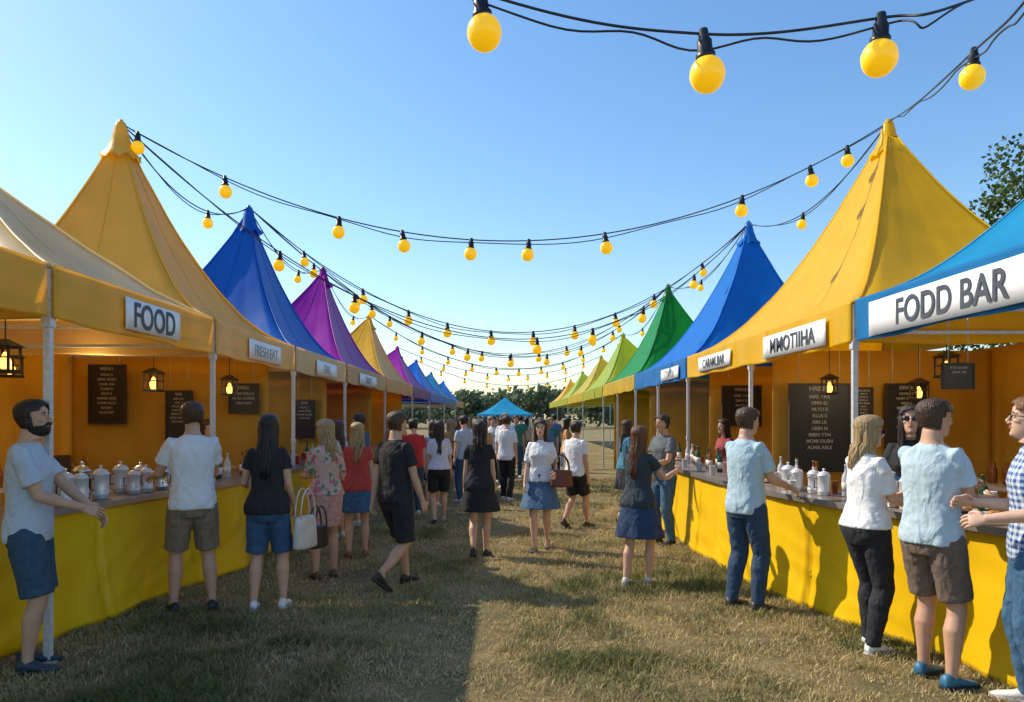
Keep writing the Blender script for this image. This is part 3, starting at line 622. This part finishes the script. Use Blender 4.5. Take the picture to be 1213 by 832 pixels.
    gr=head_grid(.007 if hair=='short' else .012); hs=MB(); na=len(gr[0])
    def keep(p):
        if p.z>.070+(.012 if abs(p.x)<.03 else 0): return True
        if p.y>.035: return p.z>.05 and abs(p.x)>.05
        if p.y>-.002: return p.z>(.012 if hair=='short' else -.02)
        return p.z>(-.052+.012*math.cos(p.x*40) if hair=='short' else -.1)
    base=len(hs.v)
    for r in gr: hs.v.extend(r)
    for i in range(len(gr)-1):
        for j in range(na):
            c=(gr[i][j]+gr[i+1][(j+1)%na])/2
            if keep(c): hs.face((base+i*na+j,base+i*na+(j+1)%na,base+(i+1)*na+(j+1)%na,base+(i+1)*na+j))
    hs.face([base+(len(gr)-1)*na+j for j in range(na)])
    hs.v=[HM@Vector(v) for v in hs.v]; o=hs.obj('hair_cap',hm,root); s_=o.modifiers.new('s','SOLIDIFY'); s_.thickness=.012; s_.offset=-1
    sb=o.modifiers.new('ss','SUBSURF'); sb.levels=sb.render_levels=1 if lod else 2
    if lod<2: dd=o.modifiers.new('d','DISPLACE'); dd.texture=FT2; dd.strength=.006; dd.texture_coords='LOCAL'
    if beard:
        g2=head_grid(.0035); bs=MB()
        for r in g2: bs.v.extend(r)
        for i in range(len(g2)-1):
            for j in range(na):
                c=(g2[i][j]+g2[i+1][(j+1)%na])/2
                line=-.052-.4*max(0,c.y-.06) if c.y>.03 else (-.035 if c.y>.015 else .01)
                if c.z<line and c.y>-.012 and not(abs(c.x)<.022 and -.070<c.z<-.048): bs.face((i*na+j,i*na+(j+1)%na,(i+1)*na+(j+1)%na,(i+1)*na+j))
        bs.tube([(-.026,.088,-.056),(-.012,.102,-.045),(.012,.102,-.045),(.026,.088,-.056)],[.003,.005,.005,.003],6,ref=(0,0,1))
        bs.v=[HM@Vector(v) for v in bs.v]; o=bs.obj('beard',hm,root); s_=o.modifiers.new('s','SOLIDIFY'); s_.thickness=.006; s_.offset=-1
    lk=MB(); rg=random.Random(int((x+9)*100))
    if hair in('long','mid','wavy'):
        Ln={'long':.40,'mid':.22,'wavy':.34}[hair]; N=[90,64,34][lod]; wav=.018 if hair=='wavy' else .007
        for i in range(N):
            a=R(rg.uniform(-132,132)); lay=rg.uniform(.84,1.04); sx=math.sin(a); cy=-math.cos(a)
            ex,ey=.086*lay*sx,(.104 if cy<0 else .07)*lay*cy
            P=[(sx*.01,cy*.01-.01,.118*lay),(ex*.62,ey*.62-.01,.105*lay),(ex*.96,ey*.96,.055),(ex*1.05,ey*1.05,-.01),(ex*1.02,ey*1.0-.005,-.08)]
            m=6; ph=rg.uniform(0,6.28); Lq=Ln*rg.uniform(.8,1.05)*(1 if abs(a)<R(100) else .85)
            for q in range(1,m+1):
                u=q/m; P.append((ex*(1.02-.12*u)+wav*math.sin(ph+u*8),ey*(1.0)-.015*u-.02+wav*math.cos(ph+u*7)-(.02 if cy<0 else 0)*u,-.08-Lq*u))
            lk.tube(P,[.008,.012,.014,.014,.014,.014,.014,.013,.011,.009,.003],6 if lod else 7)
    elif hair=='pony':
        for i in range(24):
            ph=rg.uniform(0,6.28); r=.012; P=[(r*math.cos(ph),-.085,.06+r*math.sin(ph)*.5)]
            for q in range(1,7): u=q/6; P.append((.03*math.cos(ph)*math.sin(u*2.6),-.12-.03*math.sin(u*3)+.02*math.sin(ph),.06-.28*u))
            lk.tube(P,[.012,.013,.013,.012,.010,.008,.003],6)
    elif lod<2:
        for i in range(130 if lod==0 else 60):
            a=rg.uniform(0,6.28); zz=rg.uniform(.06,.116); rr=math.sqrt(max(0,1-((zz-.03)/.095)**2)); p=Vector((.074*rr*math.sin(a),.088*rr*math.cos(a)-.004,zz+.004))
            dr=Vector((p.x*1.6,p.y*.8+.06,.03)).normalized(); lk.tube([p-dr*.008,p+dr*.010,p+dr*.020+Vector((.003,0,-.002))],[.006,.005,.001],5)
    if lk.v: lk.v=[HM@Vector(v) for v in lk.v]; lk.obj('hair_locks',hm,root)
    vox=[.0085,.012,.019][lod]
    t=MB(); th={'tee':.87,'shirt':.84,'crop':1.04,'blouse':.93,'dress':.93,'tank':1.0}[top]
    zs=[th,th+.04]+[z for z in np.arange(th+.08,1.36,.045)]+[1.385,1.42,1.447]
    lo=.015
    rr=[]
    for i,z in enumerate(zs):
        fl=(.014 if top in('tee','shirt','blouse') else .004)*max(0,1-(z-th)/.30); rr.append(ring(z,*tor(z,lo,fl),n=36,pl=.026*max(0,1-(z-th)/.25)))
    rr.append(ring(1.468,.080 if not F else .066,.068,-.005,n=36)); rr.append(ring(1.478,.070 if not F else .058,.062,-.003,n=36))
    t.rings(rr)
    for s in 'RL':
        q=1 if s=='R' else -1; S,E=sh[s],el[s]; inn=S+Vector((-q*.09,0,-.01))
        if top!='tank':
            en=.62 if not F else .5; 
            if top=='blouse': en=.8
            if top=='shirt': en=.72
            t.tube([inn,S+Vector((-q*.006,0,.002)),S.lerp(E,.2),S.lerp(E,.42),S.lerp(E,en)],[.052*k,.060*k,.060*k,.061*k,(.066 if not F else .065)*k],16)
    to=t.obj('top_'+top,tm,root); remesh(to,vox,2,.016 if lod<2 else .008)
    if top=='shirt':
        c=MB(); c.tube([W((.054*math.sin(a),.054*math.cos(a)+.0,1.490+.012*(-math.cos(a))*1)) for a in [R(20+i*20) for i in range(17)]],[(.006,.020)]*17,6,ref=(0,0,1)); c.obj('collar',tm,root)
    if bot in('shorts','pants'):
        p=MB(); p.rings([ring(z,*tor(z,.010,.006),n=32) for z in (.80,.84,.88,.93,.98,1.02)])
        for s in 'RL':
            Hh,K,A=hip[s],kn[s],an[s]
            if bot=='shorts':
                e=hem if hem else .84
                p.tube([Hh+Vector((0,0,.05)),Hh,Hh.lerp(K,.3),Hh.lerp(K,e*.8),Hh.lerp(K,e)],[.088,.106,.106,.096,.096] if not F else [.086,.102,.1,.095,.097],18)
            else:
                sl=.97 if F else 1
                p.tube([Hh+Vector((0,0,.05)),Hh,Hh.lerp(K,.3),Hh.lerp(K,.7),K,K.lerp(A,.3)+Vector((0,-.012,0)),K.lerp(A,.65)+Vector((0,-.006,0)),A+Vector((0,-.003,.02)),A-Vector((0,.004,.025))],[.088,.106*sl,.102*sl,.085*sl,.076*sl,.076*sl,.064*sl,.055*sl,.056*sl],18)
        po=p.obj(bot,bm,root); remesh(po,vox,2,.014 if lod<2 else .008)
    else:
        hz=hem if hem else .52; top_z=1.06
        p=MB(); rr=[]; fl={'skirt':.075,'pencil':.0,'dressskirt':.03}[bot]; n=48
        mid=Vector(((an['R'].x+an['L'].x)/2,(kn['R'].y+kn['L'].y)/2,0)); spread=abs(kn['R'].y-kn['L'].y)*.5
        for i in range(12):
            u=i/11; z=top_z-(top_z-hz)*u; q=max(0,(.90-z)/.4)
            rx,ry,yo=tor(max(z,.90),.014); r=[]
            for j in range(n):
                a=2*math.pi*j/n; pl=1+(.06 if fl>.02 else .012)*q*math.sin(a*8+.7*math.sin(a*2+x))
                r.append(W((mid.x*q*.5+(rx+fl*q*1.3-(0 if fl else .02)*q)*pl*math.cos(a),yo*(1-min(1,q))+mid.y*min(1,q)*.8+(ry+(fl+spread*.75+.012)*q)*pl*math.sin(a),z)))
            rr.append(r)
        p.rings(rr,False); po=p.obj('skirt',bm if bot!='dressskirt' else tm,root); so=po.modifiers.new('s','SOLIDIFY'); so.thickness=.006
        sb=po.modifiers.new('ss','SUBSURF'); sb.levels=sb.render_levels=1
    so_=MB(); sl_=MB()
    for s in 'RL':
        f=feet[s]; A=an[s]; pit=R(f[3]) if len(f)>3 else 0; yaw=R(f[4]) if len(f)>4 else R(-8 if s=='R' else 8); g=.90 if F else 1.0
        sec=[(-.068,.022,.05,.0),(-.060,.032,.085,0),(-.03,.037,.098,0),(.0,.038,.098,0),(.04,.038,.078,0),(.08,.043,.058,.0),(.12,.046,.048,0),(.155,.042,.040,0),(.18,.030,.030,.004),(.190,.014,.020,.006)]
        M=Matrix.Translation(A)@Matrix.Rotation(yaw,4,'Z')@Matrix.Rotation(pit,4,'X')@Matrix.Translation((0,0,-.085))
        rs=[]; r2=[]
        for (yy,hw,tp,bt) in sec:
            r=[]
            for j in range(14):
                a=2*math.pi*j/14; c=math.cos(a); sn=math.sin(a); zz=(bt+.012)+(tp-bt-.012)*(.5+.5*math.copysign(abs(sn)**.7,sn)); r.append(M@Vector((g*hw*math.copysign(abs(c)**.7,c)*(1 if sn<.2 else 1-.35*(sn-.2)),yy*g,zz)))
            rs.append(r); hw+=.004
            r2.append([M@Vector((g*hw*cx,yy*g*1.02,zz)) for cx,zz in ((-1,bt),(1,bt),(1,bt+.02),(-1,bt+.02))])
        so_.rings(rs); sl_.rings(r2)
    so_.obj('shoes',shm,root); sl_.obj('shoe_soles',mk('sole_white',(.7,.7,.7),.6) if sum(sc)>1.2 else mk('sole_dark',(.03,.03,.03),.6),root,False)
    return root
def bag(parent_xy,z,head,col,name='handbag',w=.26,h=.22,strap=.28):
    root=empty(name,(parent_xy[0],parent_xy[1],z),R(head)); m=mk('bag_%02d'%int(sum(col)*50),col,.5,scale=10)
    b=MB(); b.rings([[(w/2*c*(1-.08*k_),.05*s*(1-.3*k_),h*(k_-.5)) for c,s in ((-1,-1),(0,-1.2),(1,-1),(1.03,0),(1,1),(0,1.2),(-1,1),(-1.03,0))] for k_ in (0,.08,.5,.9,1)]); o=b.obj('bag_body',m,root); s=o.modifiers.new('s','SUBSURF'); s.levels=s.render_levels=1
    t=MB(); 
    for yy in (-.03,.03): t.tube([(w*.36*math.cos(a),yy,h*.42+strap*math.sin(a)) for a in [math.pi*i/12 for i in range(13)]],.007,6,ref=(0,1,0))
    t.obj('straps',m,root)
wt=(.82,.83,.85); lb=(.50,.58,.66); bk=(.018,.018,.02); dn=(.04,.09,.18); nv=(.02,.03,.07)
# left side
person('man',-3.20,4.95,1.80,-72,'tan','short','black','shirt',(.50,.59,.68),bot='shorts',bc=(.035,.09,.15),sc=(.03,.05,.08),arms={'R':(.16,.34,1.06),'L':(-.12,.36,1.0)},lod=0,beard=True,look=-12,tilt=-8,hem=.97)
person('man',-2.72,6.4,1.82,28,'tan','short','brown','tee',wt,bot='shorts',bc=(.26,.20,.13),sc=(.02,.02,.02),arms={'L':(-.30,.34,1.12),'R':(.16,.36,1.08)},feet={'R':(.15,-.02,0),'L':(-.14,.03,0)},lod=0,hem=.9,look=12)
person('woman',-2.10,6.5,1.71,5,'med','long','black','tee',bk,bot='shorts',bc=(.04,.11,.22),sc=wt,arms={'L':(-.26,.28,1.10),'R':(.20,.14,.92)},feet={'R':(.13,.03,0),'L':(-.11,-.05,0)},lod=0,hem=.92)
bag((-1.80,6.60),.66,70,(.7,.66,.58),'tote_bag',.3,.3,.26); bag((-1.74,6.82),.58,70,(.02,.02,.02),'handbag',.26,.2,.2)
person('woman',-1.90,7.75,1.66,28,'tan','wavy','blonde','blouse',(.6,.5,.5),'floral',bot='pencil',bc=(.76,.40,.34),sc=(.15,.07,.04),arms={'L':(-.18,.30,1.12),'R':(.18,.26,1.02)},look=45,lod=0,hem=.58)
person('woman',-1.80,8.9,1.62,15,'med','wavy','blonde','tee',(.5,.06,.05),bot='skirt',bc=(.05,.14,.26),sc=(.3,.1,.06),arms={'L':(-.18,.28,1.1)},lod=1,hem=.6)
person('man',-1.10,7.3,1.77,-38,'tan','short','brown','tee',bk,bot='shorts',bc=(.02,.02,.022),sc=(.02,.02,.02),arms={'R':(.24,.14,.86),'L':(-.21,-.10,.86)},feet={'R':(.09,-.26,.09,-38),'L':(-.08,.22,0,0)},lod=0,look=-10,hem=.97)
person('man',-1.62,12.8,1.66,20,'med','short','dark','tee',(.6,.03,.03),bot='pants',bc=(.04,.09,.16),lod=1)
person('woman',-1.08,11.8,1.64,10,'med','long','dark','blouse',(.68,.66,.74),bot='shorts',bc=(.02,.02,.025),sc=(.5,.4,.3),lod=1,feet={'R':(.09,.14,0),'L':(-.09,-.12,.04,-15)})
person('woman',-1.40,14,1.62,0,'tan','mid','brown','tee',(.2,.3,.4),bot='shorts',bc=nv,lod=1)
person('woman',-2.35,10.3,1.64,60,'tan','long','brown','tee',(.5,.5,.52),bot='skirt',bc=(.2,.05,.06),lod=1,hem=.55,arms={'L':(-.18,.3,1.1)})
person('man',-2.3,11.6,1.74,70,'tan','short','dark','tee',(.05,.10,.2),bot='shorts',bc=(.2,.16,.11),lod=1,arms={'R':(.16,.34,1.1),'L':(-.16,.34,1.1)})
person('woman',-.33,8.9,1.65,-5,'med','mid','dark','tee',bk,bot='skirt',bc=(.02,.02,.022),sc=bk,arms={'R':(.19,.06,.86),'L':(-.20,.03,.85)},feet={'R':(.07,.10,0),'L':(-.06,-.16,.05,-20)},lod=1,hem=.60,look=8)
person('woman',.43,9.4,1.67,172,'fair','long','brown','blouse',wt,bot='skirt',bc=(.08,.16,.28),sc=(.35,.22,.12),arms={'R':(.20,.12,.9),'L':(-.2,.22,1.05)},feet={'R':(.07,.14,0),'L':(-.07,-.16,.05,-20)},lod=1,hem=.58)
bag((.68,9.22),.92,10,(.16,.045,.03),'handbag',.28,.22,.2)
person('man',1.05,11.3,1.64,-40,'tan','short','dark','tee',wt,bot='shorts',bc=bk,sc=bk,feet={'R':(.09,.18,0),'L':(-.09,-.18,.05,-20)},lod=1)
person('woman',1.32,7.43,1.60,-35,'med','long','auburn','tee',(.03,.045,.06),bot='skirt',bc=(.02,.05,.13),sc=(.7,.7,.66),arms={'R':(.30,.36,1.26),'L':(-.08,.38,1.14)},feet={'R':(.10,.06,0),'L':(-.10,-.10,.0)},lod=0,hem=.54)
person('man',2.08,9.8,1.72,120,'tan','short','dark','tee',(.12,.14,.15),bot='pants',bc=(.06,.14,.24),sc=bk,arms={'R':(.18,.32,1.12),'L':(-.16,.34,1.10)},lod=1)
person('woman',2.0,12.4,1.64,-70,'med','long','brown','tee',(.05,.2,.3),bot='skirt',bc=(.04,.04,.05),lod=1,arms={'L':(-.16,.3,1.1)})
# right side
person('man',2.10,6.5,1.77,-62,'tan','short','brown','shirt',(.42,.58,.68),bot='pants',bc=(.03,.07,.14),sc=(.05,.04,.04),arms={'R':(.18,.34,1.06),'L':(-.12,.36,1.14)},feet={'R':(.11,.03,0),'L':(-.12,-.04,0)},lod=0,look=-8,cupin='L')
person('woman',2.60,5.35,1.70,-72,'fair','mid','blonde','blouse',wt,bot='pants',bc=(.02,.022,.03),sc=wt,arms={'R':(.12,.34,1.08),'L':(-.08,.36,1.14)},feet={'R':(.10,-.03,0),'L':(-.07,.10,0)},lod=0,glasses='sun',look=-25)
person('woman',3.28,6.0,1.78,150,'med','long','dark','blouse',bk,bot='pants',bc=bk,lod=0,glasses='sun',arms={'R':(.16,.3,1.08),'L':(-.16,.3,1.1)},tilt=-8)
person('man',2.70,4.70,1.80,-66,'tan','short','brown','tee',(.48,.62,.70),bot='shorts',bc=(.18,.13,.10),sc=(.03,.16,.28),arms={'R':(.14,.34,1.14),'L':(-.08,.38,1.20)},feet={'R':(.13,0,0),'L':(-.10,.06,0)},lod=0,hem=.88,cupin='R',look=-22)
person('man',3.04,4.25,1.80,62,'fair','short','ginger','shirt',(.60,.68,.78),'plaid',bot='pants',bc=(.05,.14,.26),arms={'R':(.12,.28,1.14),'L':(-.18,.24,1.08)},lod=0,glasses='clear',tilt=-6)
person('woman',-3.9,9.6,1.66,-110,'med','pony','brown','tee',bk,bot='pants',bc=bk,lod=1,arms={'R':(.2,.32,1.08),'L':(-.2,.32,1.08)})
person('woman',3.3,11.2,1.66,110,'med','long','dark','tee',(.3,.05,.05),bot='pants',bc=bk,lod=1)
# far crowd
rg=random.Random(3); cols=[wt,bk,(.4,.05,.05),(.1,.2,.4),(.5,.45,.4),(.05,.2,.15),(.6,.3,.1),(.45,.5,.6)]
for i in range(66):
    yy=14.5+38*((i+.5)/66)**1.15; xx=rg.uniform(-2.5,2.1)*(1 if i%3 else .6); F=rg.random()<.5
    person('woman' if F else 'man',xx,yy,rg.uniform(1.6,1.7) if F else rg.uniform(1.68,1.8),rg.choice([0,10,-20,180,170,90,-90,40]),rg.choice(['med','tan','fair']),'long' if F else 'short',rg.choice(['dark','brown','blonde','black']),rg.choice(['tee','shirt']),rg.choice(cols),bot=rg.choice(['shorts','pants','skirt' if F else 'pants']),bc=rg.choice([bk,dn,nv,(.2,.16,.11)]),lod=2,feet={'R':(.09,rg.uniform(-.1,.15),0),'L':(-.09,rg.uniform(-.15,.1),0)})
print('objects',len(bpy.data.objects))
